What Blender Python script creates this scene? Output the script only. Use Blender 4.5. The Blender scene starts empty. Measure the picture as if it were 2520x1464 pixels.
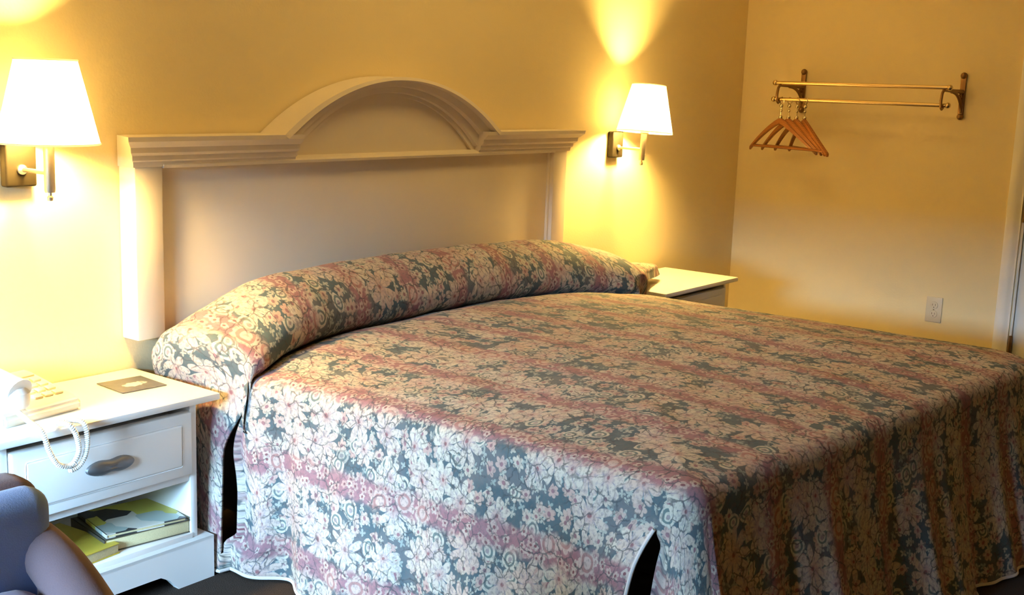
import bpy, bmesh, math, random
import numpy as np
from mathutils import Vector, Matrix, noise
random.seed(7)
PI = math.pi
COL = bpy.context.scene.collection

# ------------------------------------------------------------------ object helpers
def tag(o, label=None, cat=None, group=None, kind=None):
    if label: o['label'] = label
    if cat: o['category'] = cat
    if group: o['group'] = group
    if kind: o['kind'] = kind
    return o

def thing(name, label, cat, loc=(0, 0, 0), rz=0.0, group=None):
    o = bpy.data.objects.new(name, None)
    o.empty_display_size = 0.05
    COL.objects.link(o)
    o.location = loc
    o.rotation_euler = (0, 0, rz)
    return tag(o, label, cat, group)

def finish(bm, ang=35):
    bmesh.ops.recalc_face_normals(bm, faces=bm.faces)
    lim = math.radians(ang)
    for f in bm.faces: f.smooth = True
    for e in bm.edges:
        if len(e.link_faces) == 2:
            e.smooth = e.calc_face_angle(0) < lim

def obj(name, bm, m, parent=None, ang=35):
    finish(bm, ang)
    me = bpy.data.meshes.new(name)
    bm.to_mesh(me); bm.free()
    me.materials.append(m)
    o = bpy.data.objects.new(name, me)
    COL.objects.link(o)
    if parent: o.parent = parent
    return o

def BM(): return bmesh.new()

def add_box(bm, x0, x1, y0, y1, z0, z1, bev=0.0, seg=2, M=None):
    r = bmesh.ops.create_cube(bm, size=1.0)
    vs = r['verts']
    for v in vs:
        v.co = Vector((x0 + (v.co.x + .5) * (x1 - x0), y0 + (v.co.y + .5) * (y1 - y0), z0 + (v.co.z + .5) * (z1 - z0)))
    if bev > 0:
        es = {e for v in vs for e in v.link_edges}
        r2 = bmesh.ops.bevel(bm, geom=list(es), offset=bev, segments=seg, profile=0.5, affect='EDGES')
        vs = list({v for f in r2['faces'] for v in f.verts} | {v for v in vs if v.is_valid})
    if M is not None:
        for v in vs: v.co = M @ v.co
    return bm

def box(*a, **k): return add_box(BM(), *a, **k)

def add_tube(bm, pts, r, seg=12, caps=True, closed=False):
    pts = [Vector(p) for p in pts]
    n = len(pts)
    rs = r if isinstance(r, (list, tuple)) else [r] * n
    rings = []
    t0 = None; nrm = None
    for i, p in enumerate(pts):
        if closed: t = (pts[(i + 1) % n] - pts[i - 1])
        elif i == 0: t = pts[1] - pts[0]
        elif i == n - 1: t = pts[-1] - pts[-2]
        else: t = pts[i + 1] - pts[i - 1]
        if t.length < 1e-9: t = t0 or Vector((0, 0, 1))
        t.normalize()
        if nrm is None:
            a = Vector((0, 0, 1)) if abs(t.z) < .9 else Vector((1, 0, 0))
            nrm = t.cross(a).normalized()
        else:
            nrm = (nrm - t * nrm.dot(t))
            if nrm.length < 1e-6: nrm = t.orthogonal()
            nrm.normalize()
        b = t.cross(nrm)
        rings.append([bm.verts.new(p + (nrm * math.cos(2 * PI * k / seg) + b * math.sin(2 * PI * k / seg)) * rs[i]) for k in range(seg)])
        t0 = t
    m = n if closed else n - 1
    for i in range(m):
        A, B = rings[i], rings[(i + 1) % n]
        for k in range(seg):
            bm.faces.new((A[k], A[(k + 1) % seg], B[(k + 1) % seg], B[k]))
    if caps and not closed:
        bm.faces.new(rings[0][::-1]); bm.faces.new(rings[-1])
    return bm

def add_lathe(bm, prof, seg=48, M=None, close=False):
    """prof: list of (r, z)."""
    rings = []
    for r, z in prof:
        if r < 1e-6:
            rings.append([bm.verts.new((0, 0, z))])
        else:
            rings.append([bm.verts.new((r * math.cos(2 * PI * k / seg), r * math.sin(2 * PI * k / seg), z)) for k in range(seg)])
    idx = list(range(len(rings) - 1))
    prs = [(i, i + 1) for i in idx] + ([(len(rings) - 1, 0)] if close else [])
    for i, j in prs:
        A, B = rings[i], rings[j]
        if len(A) == 1 and len(B) == 1: continue
        for k in range(seg):
            k2 = (k + 1) % seg
            if len(A) == 1: bm.faces.new((A[0], B[k2], B[k]))
            elif len(B) == 1: bm.faces.new((A[k], A[k2], B[0]))
            else: bm.faces.new((A[k], A[k2], B[k2], B[k]))
    if M is not None:
        for ring in rings:
            for v in ring: v.co = M @ v.co
    return bm

def add_prism(bm, poly, axis, a0, a1):
    """extrude a 2D polygon along an axis. axis 'x': poly=(y,z); 'y': poly=(x,z); 'z': poly=(x,y)"""
    def mk(p, a):
        return {'x': (a, p[0], p[1]), 'y': (p[0], a, p[1]), 'z': (p[0], p[1], a)}[axis]
    A = [bm.verts.new(mk(p, a0)) for p in poly]
    B = [bm.verts.new(mk(p, a1)) for p in poly]
    n = len(poly)
    for i in range(n):
        bm.faces.new((A[i], A[(i + 1) % n], B[(i + 1) % n], B[i]))
    bm.faces.new(A[::-1]); bm.faces.new(B)
    return bm

def add_ball(bm, c, r, seg=16):
    r_ = bmesh.ops.create_uvsphere(bm, u_segments=seg, v_segments=seg // 2, radius=r)
    for v in r_['verts']: v.co += Vector(c)
    return bm

def copy_tree(o, parent=None):
    c = o.copy(); COL.objects.link(c)
    if parent: c.parent = parent
    for ch in list(o.children): copy_tree(ch, c)
    return c

def smooth(a, b, x):
    t = min(1, max(0, (x - a) / (b - a))); return t * t * (3 - 2 * t)

# ------------------------------------------------------------------ materials
class NT:
    def __init__(self, name):
        self.m = bpy.data.materials.new(name); self.m.use_nodes = True
        self.t = self.m.node_tree; self.t.nodes.clear()
        self.out = self.t.nodes.new('ShaderNodeOutputMaterial')
        self.b = self.t.nodes.new('ShaderNodeBsdfPrincipled')
        self.t.links.new(self.b.outputs[0], self.out.inputs[0])
    def n(self, typ, **k):
        x = self.t.nodes.new(typ)
        for a, v in k.items(): setattr(x, a, v)
        return x
    def put(self, sock, v):
        if isinstance(v, bpy.types.NodeSocket): self.t.links.new(v, sock)
        else: sock.default_value = v
    def math(self, op, a, b=0.0, c=0.0, clamp=False):
        x = self.n('ShaderNodeMath', operation=op, use_clamp=clamp)
        for s, v in zip(x.inputs, (a, b, c)): self.put(s, v)
        return x.outputs[0]
    def vmath(self, op, a, b=(0, 0, 0)):
        x = self.n('ShaderNodeVectorMath', operation=op)
        self.put(x.inputs[0], a)
        if op == 'SCALE': self.put(x.inputs['Scale'], b)
        else: self.put(x.inputs[1], b)
        return x.outputs['Value'] if op == 'LENGTH' else x.outputs['Vector']
    def mix(self, f, a, b):
        x = self.n('ShaderNodeMix', data_type='RGBA')
        self.put(x.inputs['Factor'], f)
        for s, v in (('A', a), ('B', b)):
            sk = [i for i in x.inputs if i.name == s and i.type == 'RGBA'][0]
            if isinstance(v, tuple) and len(v) == 3: v = v + (1,)
            self.put(sk, v)
        return [o for o in x.outputs if o.type == 'RGBA'][0]
    def step(self, x, edge, w=.03):
        """0 below edge-w, 1 above edge+w"""
        r = self.n('ShaderNodeMapRange', interpolation_type='SMOOTHSTEP')
        self.put(r.inputs['Value'], x)
        if isinstance(edge, bpy.types.NodeSocket):
            self.put(r.inputs['Value'], self.math('SUBTRACT', x, edge)); edge = 0.0
        r.inputs['From Min'].default_value = edge - w; r.inputs['From Max'].default_value = edge + w
        return r.outputs[0]
    def noise(self, vec, scale, detail=2, rough=.5):
        x = self.n('ShaderNodeTexNoise'); self.put(x.inputs['Vector'], vec)
        x.inputs['Scale'].default_value = scale; x.inputs['Detail'].default_value = detail; x.inputs['Roughness'].default_value = rough
        return x
    def tc(self, which='Object'):
        return self.n('ShaderNodeTexCoord').outputs[which]
    def bump(self, h, strength=.2, dist=.002):
        x = self.n('ShaderNodeBump'); self.put(x.inputs['Height'], h)
        x.inputs['Strength'].default_value = strength; x.inputs['Distance'].default_value = dist
        self.t.links.new(x.outputs[0], self.b.inputs['Normal'])
    def done(self, col=None, rough=.5, metal=0.0, spec=.5, sheen=0):
        if col is not None:
            if isinstance(col, tuple) and len(col) == 3: col = col + (1,)
            self.put(self.b.inputs['Base Color'], col)
        self.put(self.b.inputs['Roughness'], rough); self.b.inputs['Metallic'].default_value = metal
        self.b.inputs['Specular IOR Level'].default_value = spec
        if sheen: self.b.inputs['Sheen Weight'].default_value = sheen
        return self.m

def paint(name, c, var=.04, scale=6, rough=.6, bump=.15, bscale=180, spec=.3):
    N = NT(name); co = N.tc()
    f = N.noise(co, scale, 4).outputs['Fac']
    dark = tuple(x * (1 - var * 2) for x in c)
    light = tuple(min(1, x * (1 + var)) for x in c)
    col = N.mix(f, dark, light)
    N.bump(N.noise(co, bscale, 3).outputs['Fac'], bump, .002)
    return N.done(col, rough, 0, spec)

def metal(name, c, rough=.3, var=.1):
    N = NT(name); co = N.tc()
    f = N.noise(co, 60, 3).outputs['Fac']
    col = N.mix(f, tuple(x * (1 - var) for x in c), c)
    return N.done(col, rough, 1.0)

def fabric(name, c, c2, scale=500, rough=.9):
    N = NT(name); co = N.tc()
    f = N.noise(co, scale, 2).outputs['Fac']
    g = N.noise(co, 9, 3).outputs['Fac']
    col = N.mix(N.math('MULTIPLY_ADD', g, .5, N.math('MULTIPLY', f, .5)), c, c2)
    N.bump(f, .3, .001)
    return N.done(col, rough, 0, .2, .2)

M_wall = paint('wall_paint', (.83, .705, .44), .025, 2.5, .75, .25, 140, .15)
M_ceiling = paint('ceiling_paint', (.90, .84, .70), .02, 3, .9, .4, 90, .1)
M_white = paint('white_lacquer', (.86, .85, .83), .02, 4, .35, .05, 60, .45)
M_top = paint('nightstand_laminate', (.90, .88, .84), .02, 4, .3, .03, 60, .5)
M_head = paint('headboard_paint', (.76, .68, .58), .03, 5, .5, .06, 90, .3)
M_trim = paint('door_trim_paint', (.86, .84, .80), .02, 4, .4, .05, 70, .4)
M_door = paint('door_paint', (.82, .84, .86), .02, 4, .4, .05, 70, .4)
M_plastic = paint('ivory_plastic', (.66, .58, .44), .02, 10, .4, .02, 80, .4)
M_slot = paint('dark_slot', (.16, .12, .08), .05, 10, .6, .02, 80, .2)
M_bronze = paint('dark_bronze', (.011, .008, .003), .1, 40, .6, .03, 120, .15)
M_brass = metal('satin_brass', (.86, .74, .54), .45)
M_rack = metal('rack_brass', (.72, .55, .30), .25)
M_rackdark = metal('rack_dark_brass', (.28, .16, .075), .45)
M_pull = metal('pewter', (.26, .265, .28), .55)
M_steel = metal('hook_steel', (.75, .68, .52), .25)
M_phone = paint('phone_plastic', (.84, .79, .66), .02, 10, .35, .02, 80, .5)
M_phonew = paint('phone_white_plastic', (.88, .87, .84), .02, 10, .35, .02, 80, .5)
M_key = paint('phone_key', (.74, .70, .60), .03, 20, .4, .02, 80, .4)
M_blue = fabric('chair_blue_cloth', (.24, .38, .74), (.31, .46, .82))
M_mauve = fabric('chair_mauve_cloth', (.14, .085, .095), (.20, .13, .135))
M_purple = fabric('chair_violet_cloth', (.23, .19, .30), (.33, .26, .38))
M_legwood = paint('dark_wood', (.09, .045, .025), .15, 30, .4, .1, 200, .4)

def wood_mat(name, c1, c2):
    N = NT(name); co = N.tc()
    w = N.n('ShaderNodeTexWave', wave_type='BANDS', bands_direction='Z')
    N.put(w.inputs['Vector'], co); w.inputs['Scale'].default_value = 45; w.inputs['Distortion'].default_value = 5; w.inputs['Detail'].default_value = 3
    return N.done(N.mix(w.outputs['Fac'], c1, c2), .4, 0, .5)
M_hanger = wood_mat('hanger_wood', (.25, .09, .022), (.38, .15, .045))

def carpet():
    N = NT('carpet_pile'); co = N.tc()
    f = N.noise(co, 350, 3).outputs['Fac']; g = N.noise(co, 5, 3).outputs['Fac']
    col = N.mix(f, (.020, .014, .011), (.062, .045, .035))
    col = N.mix(N.math('MULTIPLY', g, .5), col, (.045, .030, .022))
    N.bump(f, .8, .006)
    return N.done(col, .95, 0, .1)
M_carpet = carpet()

def shade_mat():
    N = NT('lamp_shade_cloth'); co = N.tc()
    f = N.noise(co, 220, 2).outputs['Fac']
    col = N.mix(f, (.93, .91, .85), (.97, .95, .90))
    tr = N.n('ShaderNodeBsdfTranslucent'); N.put(tr.inputs['Color'], col)
    di = N.n('ShaderNodeBsdfDiffuse'); N.put(di.inputs['Color'], col)
    mx = N.n('ShaderNodeMixShader'); mx.inputs[0].default_value = .36
    N.t.links.new(di.outputs[0], mx.inputs[1]); N.t.links.new(tr.outputs[0], mx.inputs[2])
    N.t.links.new(mx.outputs[0], N.out.inputs[0])
    return N.m
M_shade = shade_mat()

def bulb_mat():
    N = NT('bulb_glass')
    N.b.inputs['Emission Color'].default_value = (1, .645, .185, 1); N.b.inputs['Emission Strength'].default_value = 1500
    return N.done((.9, .85, .75), .3)
M_bulb = bulb_mat()

# ---- the printed flower cloth of the bedspread, in metres of cloth (UV)
def floral():
    N = NT('floral_quilt_print')
    uv = N.tc('UV')
    warp = N.noise(uv, 14, 2)
    wv = N.vmath('SCALE', N.vmath('SUBTRACT', warp.outputs['Color'], (.5, .5, .5)), .026)
    base = N.vmath('ADD', uv, wv)
    sep = N.n('ShaderNodeSeparateXYZ'); N.put(sep.inputs[0], base)
    U = sep.outputs[0]
    def cells(scale, off, rnd=.85, src=base):
        v = N.vmath('ADD', N.vmath('SCALE', src, scale), off)
        x = N.n('ShaderNodeTexVoronoi', voronoi_dimensions='2D', feature='F1')
        N.put(x.inputs['Vector'], v); x.inputs['Scale'].default_value = 1; x.inputs['Randomness'].default_value = rnd
        loc = N.vmath('SUBTRACT', v, x.outputs['Position'])
        s = N.n('ShaderNodeSeparateXYZ'); N.put(s.inputs[0], loc)
        r = N.math('SQRT', N.math('ADD', N.math('MULTIPLY', s.outputs[0], s.outputs[0]), N.math('MULTIPLY', s.outputs[1], s.outputs[1])))
        a = N.math('ARCTAN2', s.outputs[1], s.outputs[0])
        c = N.n('ShaderNodeSeparateColor'); N.put(c.inputs[0], x.outputs['Color'])
        return r, a, c.outputs[0], c.outputs[1], c.outputs[2]
    def petals(r, a, rnd, n, R, lo, pw=.8):
        ph = N.math('ADD', N.math('MULTIPLY', a, n / 2), N.math('MULTIPLY', rnd, 6.3))
        p = N.math('POWER', N.math('ABSOLUTE', N.math('COSINE', ph)), pw)
        rad = N.math('MULTIPLY_ADD', p, R * (1 - lo), R * lo)
        return N.math('SUBTRACT', rad, r), p
    teal = N.mix(N.noise(base, 24, 3).outputs['Fac'], (.075, .125, .150), (.155, .215, .235))
    teal = N.mix(N.step(N.noise(base, 7, 2).outputs['Fac'], .56, .06), teal, (.19, .205, .215))
    col = teal
    # leaf sprigs
    r, a, c1, c2, c3 = cells(46, (3.1, 7.7, 0), 1)
    m, p = petals(r, a, c1, 4, .48, .25, 1.2)
    col = N.mix(N.math('MULTIPLY', N.step(m, 0, .05), N.step(c2, .42, .01)), col, N.mix(c3, (.36, .43, .40), (.58, .55, .46)))
    # small blossoms
    r, a, c1, c2, c3 = cells(27, (11.3, 2.9, 0), .9)
    m, p = petals(r, a, c1, 6, .46, .55, .7)
    small = N.mix(c3, (.66, .59, .48), (.62, .42, .36))
    small = N.mix(N.step(r, .13, .03), (.38, .20, .22), small)
    col = N.mix(N.math('MULTIPLY', N.step(m, 0, .04), N.step(c2, .38, .01)), col, small)
    # round rings
    r, a, c1, c2, c3 = cells(17, (5.5, 1.4, 0), .8)
    ring = N.mix(N.step(N.math('ABSOLUTE', N.math('SUBTRACT', r, .22)), .045, .015), (.20, .26, .25), (.70, .65, .54))
    ring = N.mix(N.step(r, .09, .02), (.42, .36, .36), ring)
    on = N.math('MULTIPLY', N.step(N.math('SUBTRACT', .37, r), 0, .02), N.step(c2, .58, .01))
    col = N.mix(on, col, ring)
    # large pointed flowers, two families
    for sc, off, n, thr in ((8.2, (1.7, 4.2, 0), 9, .30), (10.5, (8.1, 9.3, 0), 7, .46)):
        r, a, c1, c2, c3 = cells(sc, off, .7)
        m, p = petals(r, a, c1, n, .47, .42, .9)
        fl = N.mix(c3, (.74, .68, .56), (.70, .54, .45))
        fl = N.mix(N.step(p, .28, .12), (.40, .36, .40), fl)
        fl = N.mix(N.step(r, .14, .06), (.66, .48, .42), fl)
        fl = N.mix(N.step(r, .045, .02), (.36, .15, .15), fl)
        # veins
        fl = N.mix(N.math('MULTIPLY', N.step(N.noise(base, 95, 2).outputs['Fac'], .56, .04), .45), fl, (.42, .36, .38))
        col = N.mix(N.math('MULTIPLY', N.step(m, 0, .025), N.step(c2, thr, .01)), col, fl)
    # bands of crowded rosy blossoms running along the bed
    k = N.math('DIVIDE', N.math('ADD', U, .86 + .115 + 4.6), .23)
    d = N.math('MULTIPLY', N.math('ABSOLUTE', N.math('SUBTRACT', N.math('FRACT', k), .5)), .23)
    d = N.math('ADD', d, N.math('MULTIPLY', N.math('SUBTRACT', N.noise(base, 30, 2).outputs['Fac'], .5), .04))
    band = N.math('SUBTRACT', 1.0, N.step(d, .030, .012))
    rose = N.mix(N.noise(base, 40, 3).outputs['Fac'], (.33, .145, .17), (.52, .29, .31))
    r, a, c1, c2, c3 = cells(42, (2.2, 6.1, 0), .9)
    m, p = petals(r, a, c1, 5, .48, .6, .7)
    rb = N.mix(c3, (.60, .39, .34), (.68, .55, .47)); rb = N.mix(N.step(r, .15, .04), (.30, .12, .13), rb)
    rose = N.mix(N.math('MULTIPLY', N.step(m, 0, .05), N.step(c2, .25, .01)), rose, rb)
    r, a, c1, c2, c3 = cells(13, (4.4, 3.3, 0), .8)
    m, p = petals(r, a, c1, 8, .40, .75, .7)
    rb = N.mix(N.step(N.math('ABSOLUTE', N.math('SUBTRACT', r, .22)), .05, .02), (.50, .26, .24), (.68, .51, .44))
    rose = N.mix(N.math('MULTIPLY', N.step(m, 0, .03), N.step(c2, .5, .01)), rose, rb)
    col = N.mix(band, col, rose)
    # inked outlines and weave mottling
    ve = N.n('ShaderNodeTexVoronoi', voronoi_dimensions='2D', feature='DISTANCE_TO_EDGE')
    N.put(ve.inputs['Vector'], N.vmath('ADD', N.vmath('SCALE', N.vmath('ADD', base, N.vmath('SCALE', N.vmath('SUBTRACT', N.noise(uv, 60, 2).outputs['Color'], (.5, .5, .5)), .02)), 31), (1.1, 5.2, 0)))
    ve.inputs['Scale'].default_value = 1
    ink = N.math('SUBTRACT', 1.0, N.step(ve.outputs['Distance'], .05, .03))
    ink = N.math('MULTIPLY', ink, N.step(N.noise(uv, 16, 2).outputs['Fac'], .47, .08))
    col = N.mix(N.math('MULTIPLY', ink, .75), col, (.10, .105, .11))
    mot = N.step(N.noise(uv, 110, 3, .6).outputs['Fac'], .56, .07)
    col = N.mix(N.math('MULTIPLY', mot, .42), col, (.20, .18, .18))
    g_ = N.n('ShaderNodeGamma'); N.put(g_.inputs[0], col); g_.inputs[1].default_value = 1.10
    h_ = N.n('ShaderNodeHueSaturation'); N.put(h_.inputs['Color'], g_.outputs[0]); h_.inputs['Value'].default_value = .68; h_.inputs['Saturation'].default_value = .95
    col = h_.outputs[0]
    # soft quilted puffs
    q = N.noise(uv, 9, 2).outputs['Fac']; w = N.noise(uv, 700, 1).outputs['Fac']
    N.bump(N.math('ADD', q, N.math('MULTIPLY', w, .06)), .35, .02)
    return N.done(col, .75, 0, .2, .05)
M_floral = floral()

# ------------------------------------------------------------------ the room
XR, XL, YB, YF, ZC = 2.563, -3.75, 0.0, -4.6, 2.44
T = .12
def struct(name, bm, m, label, cat, parent=None):
    o = obj(name, bm, m, parent)
    return tag(o, label, cat, kind='structure')

struct('floor', box(XL - T, XR + T, YF - T, YB + T, -.1, 0), M_carpet, 'dark brown carpet floor under the bed and nightstands', 'floor')
struct('ceiling', box(XL - T, XR + T, YF - T, YB + T, ZC, ZC + .1), M_ceiling, 'plain pale ceiling above the bed', 'ceiling')
struct('wall_back', box(XL - T, XR + T, YB, YB + T, 0, ZC), M_wall, 'warm yellow painted wall behind the headboard', 'wall')
struct('wall_front', box(XL - T, XR + T, YF - T, YF, 0, ZC), M_wall, 'painted wall facing the foot of the bed', 'wall')
# right wall with the door opening
DY0, DY1, DZ = -2.20, -1.365, 2.03
bm = BM()
add_box(bm, XR, XR + T, DY1, YB, 0, ZC); add_box(bm, XR, XR + T, YF, DY0, 0, ZC); add_box(bm, XR, XR + T, DY0, DY1, DZ, ZC)
struct('wall_right', bm, M_wall, 'yellow painted wall carrying the clothes rail and the outlet', 'wall')
# left wall with window opening
WY0, WY1, WZ0, WZ1 = -1.52, -.30, .70, 1.47
bm = BM()
add_box(bm, XL - T, XL, WY1, YB, 0, ZC); add_box(bm, XL - T, XL, YF, WY0, 0, ZC)
add_box(bm, XL - T, XL, WY0, WY1, 0, WZ0); add_box(bm, XL - T, XL, WY0, WY1, WZ1, ZC)
struct('wall_left', bm, M_wall, 'painted wall holding the window that lights the bed', 'wall')
bm = BM()
for a in ((WY0, WY0 + .05, WZ0, WZ1), (WY1 - .05, WY1, WZ0, WZ1), (WY0, WY1, WZ0, WZ0 + .05), (WY0, WY1, WZ1 - .05, WZ1), ((WY0 + WY1) / 2 - .02, (WY0 + WY1) / 2 + .02, WZ0, WZ1)):
    add_box(bm, XL - .09, XL - .03, a[0], a[1], a[2], a[3], .004)
win = struct('window_1', bm, M_trim, 'white framed window in the left wall beside the bed', 'window')
# door and casing
d1 = struct('door_1', box(XR + .012, XR + .052, DY0 + .012, DY1 - .010, .008, DZ - .006, .003), M_door, 'white door at the right end of the clothes rail wall', 'door')
bm = BM()
for zz in (.22, .815, 1.80):
    add_box(bm, XR - .004, XR + .012, DY1 - .012, DY1 - .0005, zz - .045, zz + .045, .002)
    add_tube(bm, [(XR - .006, DY1 - .006, zz - .048), (XR - .006, DY1 - .006, zz + .048)], .006, 10)
obj('hinge', bm, M_rackdark, d1)
bm = BM(); add_tube(bm, [(XR + .012, DY0 + .08, .95), (XR - .03, DY0 + .08, .95)], .012, 14); add_ball(bm, (XR - .05, DY0 + .08, .95), .03)
obj('door_knob', bm, M_brass, d1)
bm = BM()
prof = [(.0, .0), (.062, 0), (.062, -.012), (.050, -.018), (.018, -.015), (.010, -.010), (0, -.010)]
# casing legs: profile in (y offset from opening, x)
add_prism(bm, [(DY1 + .008 + p[0], XR + p[1]) for p in prof][::-1], 'z', 0, DZ + .06) if False else None
for s, y0 in ((1, DY1), (-1, DY0)):
    vs = [(XR + p[1], y0 + s * (.004 + p[0])) for p in prof]
    add_prism(bm, vs, 'z', 0, DZ + .064)
add_box(bm, XR - .016, XR, DY0 - .064, DY1 + .064, DZ + .004, DZ + .066, .004)
add_box(bm, XR - .001, XR + T, DY1 - .008, DY1, 0, DZ); add_box(bm, XR - .001, XR + T, DY0, DY0 + .008, 0, DZ)
struct('trim_1', bm, M_trim, 'white door casing on the right wall', 'door trim')
# baseboards
struct('baseboard_back', box(XL, XR, -.014, 0, 0, .09, .004), M_trim, 'white baseboard along the headboard wall', 'baseboard')
struct('baseboard_right', box(XR - .014, XR, DY1 + .068, -.016, 0, .09, .004), M_trim, 'white baseboard below the clothes rail', 'baseboard')

# ------------------------------------------------------------------ headboard
hb = thing('headboard', 'cream painted headboard with arched crown and moulded cornice on the back wall', 'headboard', (0, -.002, 0))
ZB, ZM, ZT = .572, 1.030, 1.108
for s in (-1, 1):
    bm = BM()
    xa, xb = sorted((s * .970, s * .884))
    add_box(bm, xa, xb, -.070, 0, ZB, ZM + .005, .004)
    obj('post', bm, M_head, hb)
obj('panel', box(-.886, .886, -.046, -.004, ZB + .01, ZM + .004, .002), M_head, hb)
for s in (-1, 1):     # bead along the panel's edge
    xa = s * .879
    bm = BM(); add_tube(bm, [(xa, -.048, ZB + .02), (xa, -.048, ZM)], .007, 10)
    obj('bead', bm, M_head, hb)
# cornice profile (depth, z): three stepped coves
CP = [(.004, ZM - .002), (.072, ZM - .002), (.074, ZM + .012), (.080, ZM + .016), (.081, ZM + .028), (.092, ZM + .036), (.094, ZM + .050), (.100, ZM + .054), (.112, ZM + .066), (.114, ZT), (.004, ZT)]
def cornice(x_out, x_in):
    """mitred at the outer end: the profile also steps outwards"""
    bm = BM(); s = 1 if x_out > 0 else -1
    A = []; B = []
    for dp, z in CP:
        A.append(bm.verts.new((x_out + s * max(0, dp - .072), -dp, z))); B.append(bm.verts.new((x_in, -dp, z)))
    n = len(CP)
    for i in range(n): bm.faces.new((A[i], A[(i + 1) % n], B[(i + 1) % n], B[i]))
    bm.faces.new(A); bm.faces.new(B[::-1])
    return bm
for s in (-1, 1): obj('cornice', cornice(s * (.975 if s < 0 else .985), s * .425), M_head, hb, 20)
# arch: outer circle and inner circle are not concentric
RO, co_z = .80, ZT + .175 - .80
RI, ci_z = .547, 1.222 - .547
bm = BM()
NA = 72
so, si = math.asin(.50 / RO), math.asin(min(1, .425 / RI))
AP = [(0.0, .004), (0.0, .112), (.16, .116), (.20, .094), (.26, .092), (.48, .088), (.52, .070), (.58, .070), (.80, .066), (.84, .054), (1.0, .054), (1.0, .004)]
rings = []
for i in range(NA + 1):
    t = -1 + 2 * i / NA
    o_ = Vector((RO * math.sin(t * so), co_z + RO * math.cos(t * so)))
    i_ = Vector((RI * math.sin(t * si), ci_z + RI * math.cos(t * si)))
    i_.y = max(i_.y, ZM + .012); o_.y = max(o_.y, ZT - .02)
    rings.append([bm.verts.new((o_.x + (i_.x - o_.x) * w, -dp, o_.y + (i_.y - o_.y) * w)) for w, dp in AP])
for A, B in zip(rings, rings[1:]):
    n = len(A)
    for k in range(n): bm.faces.new((A[k], A[(k + 1) % n], B[(k + 1) % n], B[k]))
bm.faces.new(rings[0]); bm.faces.new(rings[-1][::-1])
obj('arch_moulding', bm, M_head, hb, 20)
bm = BM()
poly = [(RI * 1.01 * math.sin(si * t), ci_z + RI * 1.01 * math.cos(si * t)) for t in [1 - 2 * i / 40 for i in range(41)]]
poly = [(x, max(z, ZM)) for x, z in poly]
poly = [(.43, ZM)] + [p for p in poly if p[1] > ZM + .002] + [(-.43, ZM)]
add_prism(bm, poly, 'y', -.044, -.004)
obj('arch_panel', bm, M_head, hb)
bm = BM()
add_prism(bm, [(-.004, ZM - .006), (-.074, ZM - .006), (-.076, ZM + .002), (-.070, ZM + .008), (-.055, ZM + .014), (-.004, ZM + .014)], 'x', -.884, .884)
obj('rail', bm, M_head, hb, 20)

# ------------------------------------------------------------------ bedspread
def cm(xs, ys):
    xs = np.array(xs, float); ys = np.array(ys, float)
    def f(x):
        x = min(max(x, xs[0]), xs[-1]); i = int(min(max(np.searchsorted(xs, x) - 1, 0), len(xs) - 2))
        t = (x - xs[i]) / (xs[i + 1] - xs[i])
        def sl(j):
            if j == 0: return (ys[1] - ys[0]) / (xs[1] - xs[0])
            if j == len(xs) - 1: return (ys[-1] - ys[-2]) / (xs[-1] - xs[-2])
            return (ys[j + 1] - ys[j - 1]) / (xs[j + 1] - xs[j - 1])
        h = xs[i + 1] - xs[i]
        return ((2 * t**3 - 3 * t**2 + 1) * ys[i] + (t**3 - 2 * t**2 + t) * h * sl(i) + (-2 * t**3 + 3 * t**2) * ys[i + 1] + (t**3 - t**2) * h * sl(i + 1))
    return f
HW, YH, YFT, RC, RE = .90, -.078, -1.80, .05, .045
ZE = .54
WW = [.07, .12, .18, .24, .30, .35, .39, .425, .46, .52, .62, .75, .9]
CY = [-.078, -.100, -.165, -.245, -.322, -.366, -.356, -.300, -.326, -.42, -.57, -.74, -.9]
CZ = [.055, .120, .160, .153, .118, .060, .006, -.030, -.020, -.002, .0, .0, .0]
fy, fz = cm(WW, CY), cm(WW, CZ)
AX = [-1.05, -.97, -.90, -.80, -.66, -.45, 0, .6, .9, 1.05, 1.2, 1.32, 1.5]
AV = [.0, .28, .50, .74, .96, 1.0, 1.0, .93, .72, .46, .22, .14, .10]
fa = cm(AX, AV)
def smin(x): return max(0.0, x)
def extL(w): return .035 * smooth(.36, .20, w)
def extR(w): return .04 * smooth(.50, .36, w) + .53 * smooth(.36, .20, w)
def top_point(x, w, q):
    """x across, w flat distance from the head wall (positive), q 0 at the spine, 1 at the edge"""
    zf = ZE + .035 * (1 - q ** 3)
    if w < .9:
        a = fa(x)
        sh = (.045 - .13 * (abs(min(x, .95)) / .9) ** 3) * smooth(.15, .36, w) * smooth(.9, .5, w)
        y = -w * (1 - a) + fy(w) * a + sh * min(1, a * 1.6)
        z = zf + a * fz(w)
    else:
        y = -w; z = zf
    nz = noise.noise(Vector((x * 4.2, y * 4.2, 1.3))) * .006 + noise.noise(Vector((x * 13, y * 13, 5.1))) * .0022
    nz *= smooth(1.02, .9, q)
    return Vector((x, y, z + nz))
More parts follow.
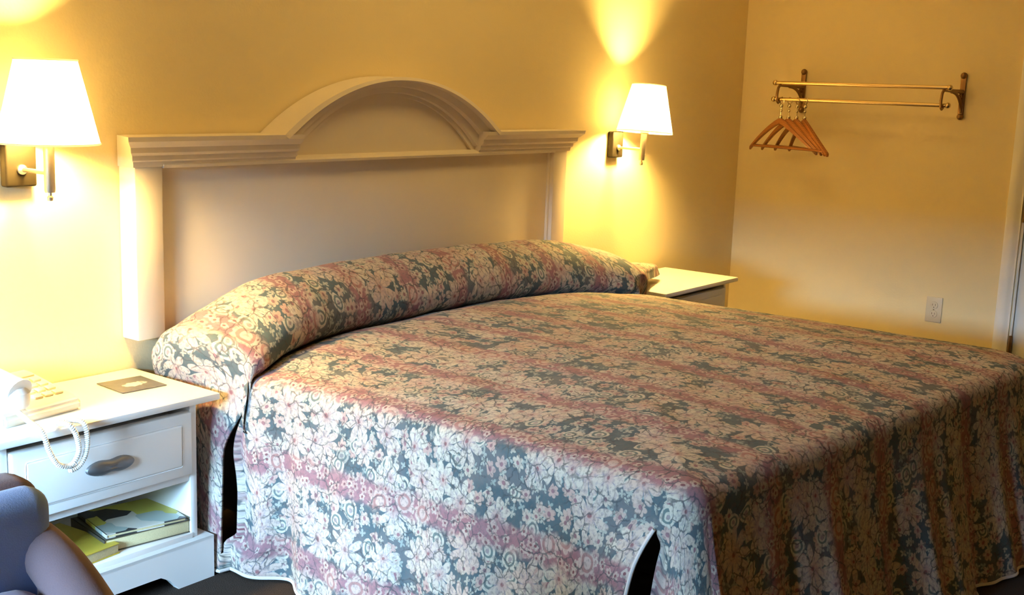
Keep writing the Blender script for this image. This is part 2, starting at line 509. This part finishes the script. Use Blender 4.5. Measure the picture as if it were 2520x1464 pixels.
# perimeter samples: (side, w or (x,y), normal)
rows = []
ws = list(np.linspace(.078, .56, 170)) + list(np.linspace(.565, 1.50, 90)) + list(np.linspace(1.505, -YFT - RC, 84))
for w in ws: rows.append(('L', w, Vector((-1, 0)), Vector((-HW, -w))))
for k in range(1, 20):
    a = PI + (PI / 2) * k / 20
    n = Vector((math.cos(a), math.sin(a))); rows.append(('C', None, n, Vector((-HW + RC, YFT + RC)) + n * RC))
RCR = .19
for x in np.linspace(-HW + RC, HW - RCR, 240): rows.append(('F', None, Vector((0, -1)), Vector((x, YFT))))
for k in range(1, 20):
    a = 1.5 * PI + (PI / 2) * k / 20
    n = Vector((math.cos(a), math.sin(a))); rows.append(('C', None, n, Vector((HW - RCR, YFT + RCR)) + n * RCR))
for w in ws[::-1]:
    if w < -YFT - RCR - .002: rows.append(('R', w, Vector((1, 0)), Vector((HW, -w))))
NTOP, NED, NSK = 64, 8, 46
APEX_Z, W_SPLIT = .448, 1.722
W_PLEAT = .370
I_PLEAT = max(i for i, w_ in enumerate(ws) if w_ <= W_PLEAT)
I_SPLIT = max(i for i, w_ in enumerate(ws) if w_ <= W_SPLIT)
verts = []; uvs = []

for ri, (sd, w, n, P) in enumerate(rows):
    ys_sp = max(P.y, YFT + .9)
    S = Vector((0, ys_sp)) if sd in 'LR' else Vector((0, YFT + .9))
    ext = 0.0
    if sd == 'L': ext = extL(w)
    if sd == 'R': ext = extR(w)
    E = P - n * RE + n * ext
    # corner shaping of the flat top happens through q (1 at the edge)
    for k in range(NTOP):
        q = k / (NTOP - 1)
        q2 = 1 - (1 - q) ** 1.35
        p = S.lerp(E, q2)
        if sd in 'LR' and P.y < YFT + .9:
            pass
        v = top_point(p.x, -p.y, q2)
        verts.append(v); uvs.append((p.x, p.y))
    base = verts[-1].copy(); bu = Vector(uvs[-1])
    # head rows: cloth that lies on the nightstand instead of hanging
    lie = smooth(.06, .26, ext) if sd == 'R' else 0.0
    hang = (base.z - RE - .012) * (1 - lie) + (.028 * lie)
    for k in range(1, NED + 1):
        a = (PI / 2) * k / NED
        re_z = RE * (1 - lie) + .018 * lie
        p = Vector((base.x, base.y)) + n * (RE * math.sin(a))
        verts.append(Vector((p.x, p.y, base.z - re_z * (1 - math.cos(a)))))
        b = bu + n * (RE * a); uvs.append((b.x, b.y))
    e0 = verts[-1].copy(); eu = Vector(uvs[-1])
    for k in range(1, NSK + 1):
        d = hang * k / NSK; f = k / NSK
        off = 0.0
        yk = P.y if sd in 'LR' else None
        z = e0.z - d
        if sd == 'L':
            # the swollen pillow end draws back to the bed side
            off -= ext * smooth(0, .13, d)
            off += .022 * f
            ybase = e0.y + (-w - e0.y) * smooth(0, .2, d)
            # open pleat by the nightstand: the cloth parts in a tall narrow wedge
            gp = .052 * smooth(.04, .30, d) * (1 - smooth(.39, .44, d))
            off += .030 * smooth(.20, .30, w) * (1 - smooth(W_PLEAT, W_PLEAT + .004, w)) * smooth(.05, .2, d)
            if w > W_PLEAT: ybase -= gp * math.exp(-((w - W_PLEAT) / .11) ** 2)
            off -= .055 * f * math.exp(-((w - .53) / .07) ** 2)
            # slow waves further along
            off += .010 * f * math.sin(w * 17) + .006 * f * math.sin(w * 41 + 1)
            # split corner: the side panel's edge swings back and the foot flap tucks behind it
            if z < APEX_Z:
                gg = .064 * (1 - math.exp(-(APEX_Z - z) / .11))
                if w <= W_SPLIT:
                    e_ = math.exp(-((W_SPLIT - w) / .12) ** 2); ybase += gg * e_; off += .012 * e_ * smooth(0, .1, APEX_Z - z)
                else:
                    e_ = math.exp(-((w - W_SPLIT) / .07) ** 2) * smooth(-YFT - RC, -YFT - RC - .024, w); ybase += .62 * gg * e_; off -= .040 * e_ * smooth(0, .06, APEX_Z - z)
            pnt = Vector((e0.x + n.x * off, ybase, z))
        elif sd == 'R':
            off += .02 * f * (1 - lie) + .02 * lie * f + .010 * f * math.sin(w * 15) * (1 - lie)
            ybase = e0.y + (-w - e0.y) * smooth(0, .2, d) * (1 - lie)
            pnt = Vector((e0.x + n.x * off, ybase, z))
        elif sd == 'F':
            x = P.x
            off += .095 * f ** 1.3 + f * (.016 * math.sin(x * 13 + .5) + .010 * math.sin(x * 29 + 2) + .006 * math.sin(x * 57))
            pnt = Vector((e0.x, e0.y - off, z))
        else:
            m_ = -n.y
            off += (.022 + (.095 - .022) * m_) * f ** 1.3 + .02 * f * math.sin(m_ * PI)
            pnt = Vector((e0.x + n.x * off, e0.y + n.y * off, z))
        verts.append(pnt)
        b = eu + n * d; uvs.append((b.x, b.y))
NR = NTOP + NED + NSK
for v in verts:      # the cover is pulled a little further down at the far corner of the foot
    v.y -= .108 * max(-1.05, min(1.05, v.x / .9)) * smooth(.7, 1.75, -v.y)
faces = []
nrow = len(rows)
for i in range(nrow - 1):
    for k in range(NR - 1):
        a = i * NR + k
        if i == I_PLEAT and k >= NTOP + NED + 4 and .060 < verts[a].z < .455: continue
        if i == I_SPLIT and k >= NTOP + NED and verts[a].z < APEX_Z: continue
        faces.append((a, a + 1, a + NR + 1, a + NR))
me = bpy.data.meshes.new('bedspread')
me.from_pydata([tuple(v) for v in verts], [], faces)
ul = me.uv_layers.new(name='cloth')
li = np.empty(len(me.loops), dtype=np.int32); me.loops.foreach_get('vertex_index', li)
ul.data.foreach_set('uv', np.array(uvs, dtype=np.float32)[li].ravel())
bm = BM(); bm.from_mesh(me)
bmesh.ops.remove_doubles(bm, verts=bm.verts, dist=.00005)
bmesh.ops.recalc_face_normals(bm, faces=bm.faces)
for f in bm.faces: f.smooth = True
bm.to_mesh(me); bm.free()
me.materials.append(M_floral)
spread = bpy.data.objects.new('bedspread', me); COL.objects.link(spread)
sm = spread.modifiers.new('thickness', 'SOLIDIFY'); sm.thickness = .008; sm.offset = -1
tag(spread, 'floral quilted bedspread over the king bed, pulled up over the pillows', 'bedspread')
bm = BM()
add_tube(bm, [verts[i * NR + NR - 1] + Vector((0, 0, -.002)) for i in range(nrow) if not (rows[i][0] == 'R' and rows[i][1] < .52)], .0045, 8)
add_tube(bm, [verts[I_SPLIT * NR + k] + Vector((-.002, -.001, 0)) for k in range(NTOP + NED, NR) if verts[I_SPLIT * NR + k].z < APEX_Z + .005], .004, 8)
hem_m = fabric('hem_binding', (.50, .44, .42), (.60, .54, .50))
tag(obj('hem', bm, hem_m, spread), 'pale bound hem')

# the bed under the cover: near-black cloth stands in for shade in the pleat and split
bed = thing('bed', 'bed base and mattress, coloured near black as shade, glimpsed through the open pleat and split corner of the bedspread', 'bed', (0, -.86, 0))
M_tick = fabric('gap_shade_ticking', (.035, .030, .035), (.06, .05, .055))
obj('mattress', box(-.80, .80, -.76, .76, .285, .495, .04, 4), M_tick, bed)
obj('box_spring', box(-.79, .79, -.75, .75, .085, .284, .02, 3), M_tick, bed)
for sx in (-1, 1):
    for sy in (-1, 1):
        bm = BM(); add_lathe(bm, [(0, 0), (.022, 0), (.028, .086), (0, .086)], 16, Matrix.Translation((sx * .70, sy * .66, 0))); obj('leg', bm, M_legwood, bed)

# ------------------------------------------------------------------ nightstands
def make_nightstand(label):
    t = thing('nightstand', label, 'nightstand', (0, 0, 0), 0, 'white nightstands either side of the bed')
    W, D, H = .62, .366, .485          # top; local origin: centre of the back edge on the floor
    hw = W / 2; cw = hw - .050        # cabinet half width
    fy_ = -.338                       # cabinet front
    obj('top', box(-hw, hw, -D - .005, -.004, H - .018, H, .004), M_top, t)
    bm = BM()
    for s in (-1, 1):
        xa, xb = sorted((s * cw, s * (cw - .020)))
        add_box(bm, xa, xb, fy_, -.012, .10, H - .018, .002)
    add_box(bm, -cw + .02, cw - .02, -.022, -.012, .10, H - .018)          # back
    add_box(bm, -cw + .02, cw - .02, fy_ + .004, -.022, .262, .280, .002)  # drawer floor
    add_box(bm, -cw + .02, cw - .02, fy_ + .035, -.022, .446, H - .018, .001)
    obj('cabinet', bm, M_white, t)
    obj('shelf', box(-cw + .018, cw - .018, fy_ - .004, -.022, .108, .126, .002), M_white, t)
    # drawer: framed front with a bevelled field
    dr = BM()
    add_box(dr, -cw + .023, cw - .023, fy_ - .014, fy_ + .012, .285, .446, .004)
    add_box(dr, -cw + .023 + .03, cw - .023 - .03, fy_ - .0175, fy_ - .010, .285 + .026, .446 - .026, .006, 3)
    add_box(dr, -cw + .04, cw - .04, fy_ + .012, -.04, .29, .43, .001)
    drw = obj('drawer', dr, M_white, t)
    # cup pull: long oval dish with a raised waist
    bm = BM(); zc = .366; nseg = 40
    prof = [(1.0, .0), (.97, .007), (.80, .0125), (.5, .016), (.22, .0175), (0, .018)]
    ringz = []
    for q, hgt in prof:
        if q == 0: ringz.append([bm.verts.new((0, fy_ - .0175 - hgt + .004, zc))]); continue
        ring = []
        for k in range(nseg):
            a = 2 * PI * k / nseg
            waist = 1 - .32 * math.exp(-(math.cos(a) / .35) ** 2)
            ring.append(bm.verts.new((.064 * q * math.cos(a), fy_ - .0175 - hgt, zc + .021 * q * math.sin(a) * waist)))
        ringz.append(ring)
    for A, B in zip(ringz, ringz[1:]):
        for k in range(nseg):
            k2 = (k + 1) % nseg
            bm.faces.new((A[k], A[k2], B[0]) if len(B) == 1 else (A[k], A[k2], B[k2], B[k]))
    tag(obj('handle', bm, M_pull, drw), 'pewter oval pull')
    # plinth with bracket feet, wider than the cabinet
    pw = cw + .032
    def apron(half, z1=.112):
        p = [(-half, 0), (-half, z1), (half, z1), (half, 0), (half - .11, 0)]
        n = 14
        for i in range(n + 1):
            s_ = i / n
            x = (half - .11) - s_ * (2 * half - .22)
            z = .046 * min(1, math.sin(min(s_, 1 - s_) * PI * 3.2) if min(s_, 1 - s_) < .156 else 1)
            p.append((x, max(0.0005, z)))
        p.append((-half + .11, 0))
        return p
    bm = BM()
    add_prism(bm, apron(pw), 'y', fy_ - .024, fy_ - .002)
    for s in (-1, 1):
        xa, xb = sorted((s * pw, s * (pw - .02)))
        add_prism(bm, [(fy_ - .002, 0), (fy_ - .002, .112), (-.012, .112), (-.012, 0), (-.10, 0), (-.11, .04), (fy_ + .11, .04), (fy_ + .10, 0)], 'x', xa, xb)
    add_box(bm, -pw, pw, fy_ - .024, -.012, .104, .112)
    obj('plinth', bm, M_white, t)
    return t
nsL = make_nightstand('white nightstand on the left of the bed holding the telephone')
nsL.location = (-1.252, 0, 0)
nsR = copy_tree(nsL); nsR.location = (1.515, -.040, 0)
nsR['label'] = 'white nightstand on the right of the bed with an empty top'

# ------------------------------------------------------------------ things on and in the left nightstand
def card_mat():
    N = NT('printed_card'); co = N.tc()
    f = N.noise(co, 45, 3).outputs['Fac']
    col = N.mix(f, (.055, .056, .062), (.15, .15, .16))
    v = N.vmath('SUBTRACT', co, (.006, -.004, 0))
    s = N.n('ShaderNodeSeparateXYZ'); N.put(s.inputs[0], v)
    r = N.math('SQRT', N.math('ADD', N.math('POWER', N.math('DIVIDE', s.outputs[0], .036), 2), N.math('POWER', N.math('DIVIDE', s.outputs[1], .022), 2)))
    r = N.math('ADD', r, N.math('MULTIPLY', N.math('SUBTRACT', N.noise(co, 60, 2).outputs['Fac'], .5), 1.3))
    col = N.mix(N.step(r, .85, .1), (.50, .50, .50), col)
    e = N.math('MAXIMUM', N.math('ABSOLUTE', N.n('ShaderNodeSeparateXYZ').outputs[0]), 0)
    return N.done(col, .4)
c = tag(obj('card', box(-.062, .062, -.062, .062, 0, .0025, .0006), card_mat()), 'small dark printed picture card lying on the left nightstand', 'card')
c.location = (-1.052, -.158, .4856); c.rotation_euler = (0, 0, math.radians(-4))

ph = thing('telephone', 'cream desk telephone with corded handset on the left nightstand', 'telephone', (-1.400, -.178, .486), math.radians(8))
bm = BM()
add_prism(bm, [(-.105, 0), (-.105, .022), (-.095, .030), (.070, .066), (.095, .066), (.105, .055), (.105, 0)], 'x', -.085, .125)
bmesh.ops.bevel(bm, geom=list(bm.edges), offset=.006, segments=3, affect='EDGES')
base = obj('base', bm, M_phone, ph)
slope = math.atan2(.036, .165)
Mk = Matrix.Translation((0, -.095, .030)) @ Matrix.Rotation(slope, 4, 'X')
for r_ in range(4):
    for c_ in range(3):
        bm = BM(); add_box(bm, .028 + c_ * .028, .050 + c_ * .028, .030 + r_ * .026, .048 + r_ * .026, -.001, .006, .002, 2, Mk)
        obj('key', bm, M_key, base)
bm = BM(); add_box(bm, .026, .112, .140, .166, -.001, .004, .001, 2, Mk); obj('name_plate', bm, M_key, base)
# handset along the left of the base
bm = BM()
pts = [(-.045, -.108 + .216 * i / 24, .078 + .026 * math.sin(PI * i / 24)) for i in range(25)]
rad = [.019 + .012 * (abs(i - 12) / 12) ** 3 for i in range(25)]
add_tube(bm, pts, rad, 16)
for y in (-.092, .092):
    add_lathe(bm, [(0, -.022), (.026, -.022), (.031, -.014), (.031, .012), (.022, .024), (0, .026)], 24, Matrix.Translation((-.045, y, .062 if y < 0 else .082)))
obj('handset', bm, M_phonew, ph)
# coiled cord slung over the table edge
def coil(path, turns, r, n):
    P = [Vector(p) for p in path]
    ss = [0]
    for a, b in zip(P, P[1:]): ss.append(ss[-1] + (b - a).length)
    fx, fy2, fz2 = (cm(ss, [p[i] for p in P]) for i in range(3))
    out = []
    for i in range(n):
        s = ss[-1] * i / (n - 1)
        c0 = Vector((fx(s), fy2(s), fz2(s))); c1 = Vector((fx(min(s + .002, ss[-1])), fy2(min(s + .002, ss[-1])), fz2(min(s + .002, ss[-1]))))
        t = (c1 - c0)
        t = t.normalized() if t.length > 1e-7 else Vector((0, 0, -1))
        u = t.cross(Vector((.3, 1, .2))).normalized(); v = t.cross(u)
        a = 2 * PI * turns * i / (n - 1)
        out.append(c0 + (u * math.cos(a) + v * math.sin(a)) * r)
    return out
Mi = Matrix.Translation((-1.400, -.178, .486)) @ Matrix.Rotation(math.radians(8), 4, 'Z'); Mi = Mi.inverted()
cord_w = [(-1.440, -.300, .520), (-1.446, -.350, .512), (-1.440, -.392, .495), (-1.432, -.402, .455), (-1.412, -.404, .418), (-1.382, -.404, .408), (-1.362, -.404, .432), (-1.364, -.402, .470), (-1.376, -.396, .497), (-1.384, -.355, .496), (-1.352, -.360, .496), (-1.340, -.392, .494), (-1.338, -.402, .460), (-1.345, -.404, .425), (-1.362, -.404, .402), (-1.385, -.404, .396)]
bm = BM(); add_tube(bm, coil([Mi @ Vector(p) for p in cord_w], 120, .0042, 2000), .0022, 6)
obj('cord', bm, M_phonew, ph)

def cover_mat(name, c1, c2, c3, c4, sc=14):
    N = NT(name); co = N.tc()
    x = N.n('ShaderNodeTexVoronoi', voronoi_dimensions='2D', distance='CHEBYCHEV'); N.put(x.inputs['Vector'], co); x.inputs['Scale'].default_value = sc
    s = N.n('ShaderNodeSeparateColor'); N.put(s.inputs[0], x.outputs['Color'])
    col = N.mix(N.step(s.outputs[0], .45, .01), c1, c2)
    col = N.mix(N.step(s.outputs[1], .62, .01), col, c3)
    col = N.mix(N.step(s.outputs[2], .72, .01), col, c4)
    return N.done(col, .35)
M_pages = paint('page_edges', (.72, .62, .36), .12, 300, .8, .3, 900, .1)
M_cov1 = cover_mat('magazine_cover', (.05, .05, .05), (.42, .50, .46), (.70, .68, .60), (.60, .55, .10), 15)
M_cov2 = paint('yellow_cover', (.62, .48, .06), .1, 14, .4, .05, 100, .4)
M_cov3 = paint('dark_cover', (.10, .085, .06), .1, 14, .4, .05, 100, .4)
def book(name, label, cat, w, d, h, cov, loc, rz, grp):
    t = thing(name, label, cat, loc, rz, grp)
    bm = BM(); add_box(bm, -w / 2 + .003, w / 2 - .002, -d / 2 + .002, d / 2 - .002, .002, h - .002, .001); obj('pages', bm, M_pages, t)
    bm = BM(); add_box(bm, -w / 2, w / 2, -d / 2, d / 2, 0, .002); add_box(bm, -w / 2, w / 2, -d / 2, d / 2, h - .002, h)
    add_box(bm, -w / 2 - .001, -w / 2 + .003, -d / 2, d / 2, 0, h, .001); obj('cover', bm, cov, t)
    return t
g = 'books on the lower shelf of the left nightstand'
book('book', 'yellow covered book lying flat at the left of the nightstand shelf', 'book', .19, .22, .026, M_cov2, (-1.315, -.222, .1265), math.radians(6), g)
book('directory', 'thick directory with yellowed page edges on the nightstand shelf under a colourful magazine', 'book', .225, .19, .034, M_cov3, (-1.110, -.224, .1265), math.radians(-9), g)
book('magazine', 'glossy magazine with patchwork photo cover on top of the thick directory', 'magazine', .205, .185, .010, M_cov1, (-1.108, -.228, .1612), math.radians(-12), g)

# ------------------------------------------------------------------ wall lamps
def make_lamp(label, loc, tilt):
    t = thing('wall_lamp', label, 'lamp', loc, 0, 'brass wall lamps beside the headboard')
    # local: z=0 at lower rim of shade, y=0 the wall
    bm = BM(); add_box(bm, -.039, .041, -.030, -.001, -.112, -.004, .006, 3)
    obj('back_plate', bm, M_bronze, t)
    bm = BM()
    add_tube(bm, [(0, -.030, -.070), (0, -.146, -.070)], .0055, 12)
    add_lathe(bm, [(0, 0), (.012, 0), (.012, .006), (.006, .012), (0, .012)], 20, Matrix.Translation((0, -.030, -.070)) @ Matrix.Rotation(PI / 2, 4, 'X'))
    obj('arm', bm, M_brass, t)
    piv = Matrix.Translation((0, -.150, -.070)) @ Matrix.Rotation(tilt, 4, 'Y') @ Matrix.Translation((0, .150, .070))
    C = piv @ Matrix.Translation((0, -.150, 0))
    bm = BM(); add_lathe(bm, [(0, -.115), (.011, -.115), (.0125, -.110), (.0125, -.008), (.018, -.004), (.018, .026), (.013, .030), (0, .030)], 24, C)
    tube = obj('stem', bm, M_brass, t)
    bm = BM(); add_lathe(bm, [(0, -.135), (.006, -.134), (.007, -.126), (.004, -.122), (.004, -.114), (0, -.114)], 16, C)
    obj('switch', bm, M_brass, tube)
    bm = BM(); add_lathe(bm, [(0, .030), (.012, .032), (.015, .040), (.030, .054), (.039, .080), (.034, .102), (.018, .117), (0, .121)], 24, C)
    bulb = obj('bulb', bm, M_bulb, t)
    r0, r1, h = .115, .069, .190
    bm = BM()
    add_lathe(bm, [(r0, 0), (r1, h)], 72, C)
    sh = obj('lamp_shade', bm, M_shade, t, 50)
    for r_, z_ in ((r0, 0), (r1, h)):
        bm = BM()
        add_tube(bm, [C @ Vector((r_ * math.cos(a), r_ * math.sin(a), z_)) for a in [2 * PI * k / 64 for k in range(64)]], .0022, 8, closed=True)
        obj('rim', bm, M_shade, sh)
    bm = BM()
    for k in range(3):
        a = 2 * PI * k / 3 + .5
        add_tube(bm, [C @ Vector((.017 * math.cos(a), .017 * math.sin(a), .03)), C @ Vector((r0 * .985 * math.cos(a), r0 * .985 * math.sin(a), .004))], .0016, 6)
    obj('spider', bm, M_brass, sh)
    return t
make_lamp('lit brass wall lamp with cream shade left of the headboard', (-1.255, 0, 1.100), math.radians(0))
make_lamp('lit brass wall lamp with tilted cream shade right of the headboard', (1.400, 0, 1.100), math.radians(5))

# ------------------------------------------------------------------ clothes rail with hangers
RZ = 1.250
ry1, ry2, rp = -.318, -1.060, .272
rk = thing('clothes_rail', 'brass double bar clothes rail on two wall brackets', 'clothes rail', (XR, (ry1 + ry2) / 2, RZ))
yl = (ry1 - ry2) / 2
for s in (1, -1):
    bm = BM(); y0 = s * yl
    add_box(bm, -.012, -.001, y0 - .012, y0 + .012, -.045, .128, .003)
    for z_ in (-.047, .130): add_ball(bm, (-.008, y0, z_), .0145)
    # arm and curved gusset
    add_tube(bm, [(-.006, y0, .060), (-.12, y0, .062), (-.262, y0, .064)], [.010, .008, .007], 12)
    add_tube(bm, [(-.008, y0, -.030)] + [(-.008 - .150 * (1 - math.cos(a)), y0, -.030 + .088 * math.sin(a)) for a in [PI / 2 * k / 10 for k in range(1, 11)]], .007, 10)
    add_tube(bm, [(-.03 - .022 * math.cos(a) * (1 - k / 40), y0, .030 + .022 * math.sin(a) * (1 - k / 40)) for k, a in [(k, 2 * PI * k / 18) for k in range(26)]], .004, 8)
    # hook that carries the lower bar
    add_tube(bm, [(-.262, y0, .064), (-.280, y0, .050), (-.288, y0, .020), (-.284, y0, -.008), (-.270, y0, -.016), (-.256, y0, -.010), (-.250, y0, .004)], .006, 10)
    obj('bracket', bm, M_rackdark, rk)
for nm, z_, x_ in (('upper_bar', .074, -.262), ('lower_bar', .0, -.268)):
    bm = BM(); add_tube(bm, [(x_, -yl - .022, z_), (x_, yl + .022, z_)], .0085, 16)
    for s in (1, -1): add_ball(bm, (x_, s * (yl + .024), z_), .0125)
    obj(nm, bm, M_rack, rk)

def make_hanger(label):
    t = thing('coat_hanger', label, 'hanger', (0, 0, 0), 0, 'wooden hangers on the clothes rail')
    # local: plane xz, origin at the top of the bar it hangs from
    bm = BM(); n = 28; half = .205
    top = []; bot = []
    for i in range(n + 1):
        u = -1 + 2 * i / n
        z = -.104 - .125 * abs(u) ** 1.15 - .012 * u * u
        wd = .028 - .010 * abs(u)
        dy = -.028 * u * u
        top.append((u * half, dy, z + wd / 2)); bot.append((u * half, dy, z - wd / 2))
    th = .0075
    R4 = []
    for a, b in zip(top, bot):
        R4.append([bm.verts.new((a[0], a[1] - th, a[2])), bm.verts.new((a[0], a[1] + th, a[2])), bm.verts.new((b[0], b[1] + th, b[2])), bm.verts.new((b[0], b[1] - th, b[2]))])
    for A, B in zip(R4, R4[1:]):
        for k in range(4): bm.faces.new((A[k], A[(k + 1) % 4], B[(k + 1) % 4], B[k]))
    bm.faces.new(R4[0]); bm.faces.new(R4[-1][::-1])
    bmesh.ops.recalc_face_normals(bm, faces=bm.faces)
    bmesh.ops.bevel(bm, geom=[e for e in bm.edges if e.is_manifold and e.calc_face_angle(0) > .8], offset=.003, segments=2, affect='EDGES')
    obj('shoulder', bm, M_hanger, t)
    bm = BM(); add_tube(bm, [(-.178, -.020, -.226), (.178, -.020, -.226)], .0065, 12); obj('trouser_bar', bm, M_hanger, t)
    bm = BM()
    RR = .0145
    pts = [(0, 0, -.105), (0, 0, -.072), (0, 0, -.060)]
    add_tube(bm, [(RR * math.sin(a), 0, -.0125 - RR * math.cos(a) + .0) for a in [2 * PI * k / 28 for k in range(28)]], .0024, 8, closed=True)
    add_ball(bm, (0, 0, -.036), .0095, 14); add_ball(bm, (0, 0, -.058), .007, 14)
    add_tube(bm, [(0, 0, -.028), (0, 0, -.060)], .0026, 8)
    add_tube(bm, pts, .0022, 8); obj('hook', bm, M_steel, t)
    bm = BM(); add_lathe(bm, [(0, -.094), (.007, -.094), (.010, -.089), (.010, -.085), (.007, -.080), (0, -.080)], 16); obj('collar', bm, M_steel, t)
    return t
hx, hz = XR - .268, RZ + .0085 - .0035
HL = ['wooden coat hanger nearest the left rail bracket', 'wooden coat hanger second from the left rail bracket', 'wooden coat hanger third from the left rail bracket', 'wooden coat hanger farthest from the left rail bracket']
h0 = make_hanger(HL[0])
for i, (y, yaw) in enumerate(((-.335, 72), (-.374, 65), (-.413, 57), (-.452, 48))):
    h = h0 if i == 0 else copy_tree(h0)
    h.location = (hx, y, hz + .0022); h.rotation_euler = (0, 0, math.radians(yaw)); h['label'] = HL[i]

# ------------------------------------------------------------------ outlet
ot = thing('wall_outlet', 'ivory duplex outlet low on the right wall', 'outlet', (XR, -1.030, .336))
obj('cover_plate', box(-.006, -.0005, -.036, .036, -.058, .058, .0025, 3), M_plastic, ot)
for z_ in (.020, -.020):
    bm = BM(); add_lathe(bm, [(0, 0), (.0165, 0), (.0175, -.002), (.0175, -.003)], 24, Matrix.Translation((-.0085, 0, z_)) @ Matrix.Rotation(-PI / 2, 4, 'Y'))
    sk = obj('socket', bm, M_plastic, ot)
    bm = BM()
    for y_ in (-.0065, .0065): add_box(bm, -.0089, -.008, y_ - .001, y_ + .001, z_ - .002, z_ + .007)
    add_box(bm, -.0089, -.008, -.002, .002, z_ - .011, z_ - .007); obj('slot', bm, M_slot, sk)
bm = BM(); add_ball(bm, (-.006, 0, 0), .003, 12); obj('screw', bm, M_steel, ot)

# ------------------------------------------------------------------ armchair (only a corner of it in view)
ch = thing('armchair', 'blue and mauve upholstered armchair in front of the left nightstand', 'armchair', (-2.20, -1.42, 0))
def cushion(x0, x1, y0, y1, z0, z1, bev):
    return box(x0, x1, y0, y1, z0, z1, bev=bev, seg=6)
# back: blue face, mauve boxing and rear
bm = cushion(-.265, .262, .150, .215, .40, .712, .030); obj('backrest', bm, M_blue, ch)
bm = cushion(-.272, .270, .185, .275, .22, .716, .034); obj('back_shell', bm, M_mauve, ch)
obj('back_cushion', cushion(-.245, .222, .055, .165, .38, .600, .050), M_purple, ch)
for s in (-1, 1):
    kx = cm([0, .25, .5, .75, 1], [.245, .246, .244, .236, .225])
    ky = cm([0, .25, .5, .75, 1], [.215, .130, .045, -.10, -.27])
    kz = cm([0, .25, .5, .75, 1], [.640, .610, .560, .470, .400])
    pts = [(s * kx(i / 24), ky(i / 24), kz(i / 24)) for i in range(25)]
    rads = [.030 + .008 * math.sin(i / 24 * PI) for i in range(25)]
    bm = BM(); add_tube(bm, pts, rads, 18); add_ball(bm, pts[-1], rads[-1], 18)
    arm = obj('arm', bm, M_mauve, ch)
    bm = BM()
    poly = [(p[1], p[2] - .01) for p in pts] + [(-.27, .14), (.215, .14)]
    xa, xb = sorted((s * .228, s * .262)); add_prism(bm, poly, 'x', xa, xb)
    obj('side_panel', bm, M_mauve, arm)
obj('seat', cushion(-.225, .225, -.33, .10, .30, .42, .045), M_blue, ch)
obj('base', cushion(-.27, .27, -.29, .24, .13, .31, .015), M_mauve, ch)
for sx in (-1, 1):
    for sy in (-.25, .20):
        bm = BM(); add_lathe(bm, [(0, 0), (.014, 0), (.022, .14), (0, .14)], 16, Matrix.Translation((sx * .24, sy, 0))); obj('leg', bm, M_legwood, ch)

# ------------------------------------------------------------------ light
def area(name, loc, target, sx, sy, power, col, spread=180, parent=None):
    ld = bpy.data.lights.new(name, 'AREA'); ld.shape = 'RECTANGLE'; ld.size = sx; ld.size_y = sy
    ld.energy = power; ld.color = col; ld.spread = math.radians(spread)
    o = bpy.data.objects.new(name, ld); COL.objects.link(o)
    o.location = loc
    dv = Vector(target) - Vector(loc)
    o.rotation_euler = dv.to_track_quat('-Z', 'Y').to_euler()
    return o
# daylight: the strip of open sky above the houses outside, seen through the window
area('sky_daylight', (XL - 8, -2.2, 4.75), (XL + 3, -.75, .6), 8.0, 5.2, 15500, (.40, .69, 1.0), 150)

# added warm fill disk under the ceiling, no fixture, over the middle of the room
ld = bpy.data.lights.new('ceiling_fill', 'AREA'); ld.shape = 'DISK'; ld.size = .60; ld.energy = 12; ld.color = (1.0, .66, .20)
co_ = bpy.data.objects.new('ceiling_fill', ld); COL.objects.link(co_); co_.location = (.15, -.95, ZC - .012)

w = bpy.data.worlds.new('sky'); bpy.context.scene.world = w; w.use_nodes = True
bg = w.node_tree.nodes['Background']; bg.inputs[0].default_value = (.75, .86, 1, 1); bg.inputs[1].default_value = .08

# ------------------------------------------------------------------ camera
R = [[0.6084461677885921, -0.1200594670368561, 0.7844609520417205], [-0.7928078509809509, -0.1359777542189678, 0.5941092170472804], [0.03534080257072621, -0.9834102779269658, -0.1779192315104382]]
cd = bpy.data.cameras.new('camera'); cam = bpy.data.objects.new('camera', cd); COL.objects.link(cam)
Mx = Matrix(((R[0][0], -R[0][1], -R[0][2]), (R[1][0], -R[1][1], -R[1][2]), (R[2][0], -R[2][1], -R[2][2])))
Mx = Mx.to_quaternion().to_matrix()
cam.matrix_world = Matrix.Translation((-2.78, -2.67, 1.27)) @ Mx.to_4x4()
cd.sensor_fit = 'HORIZONTAL'; cd.sensor_width = 36; cd.lens = 36 * 2888 / 2520
cd.clip_start = .02
sc = bpy.context.scene
sc.camera = cam
sc.view_settings.view_transform = 'Standard'; sc.view_settings.look = 'None'
sc.view_settings.gamma = 1; sc.view_settings.use_curve_mapping = False
sc.view_settings.exposure = 0.0
sc.cycles.max_bounces = 10; sc.cycles.diffuse_bounces = 6; sc.cycles.sample_clamp_indirect = 25
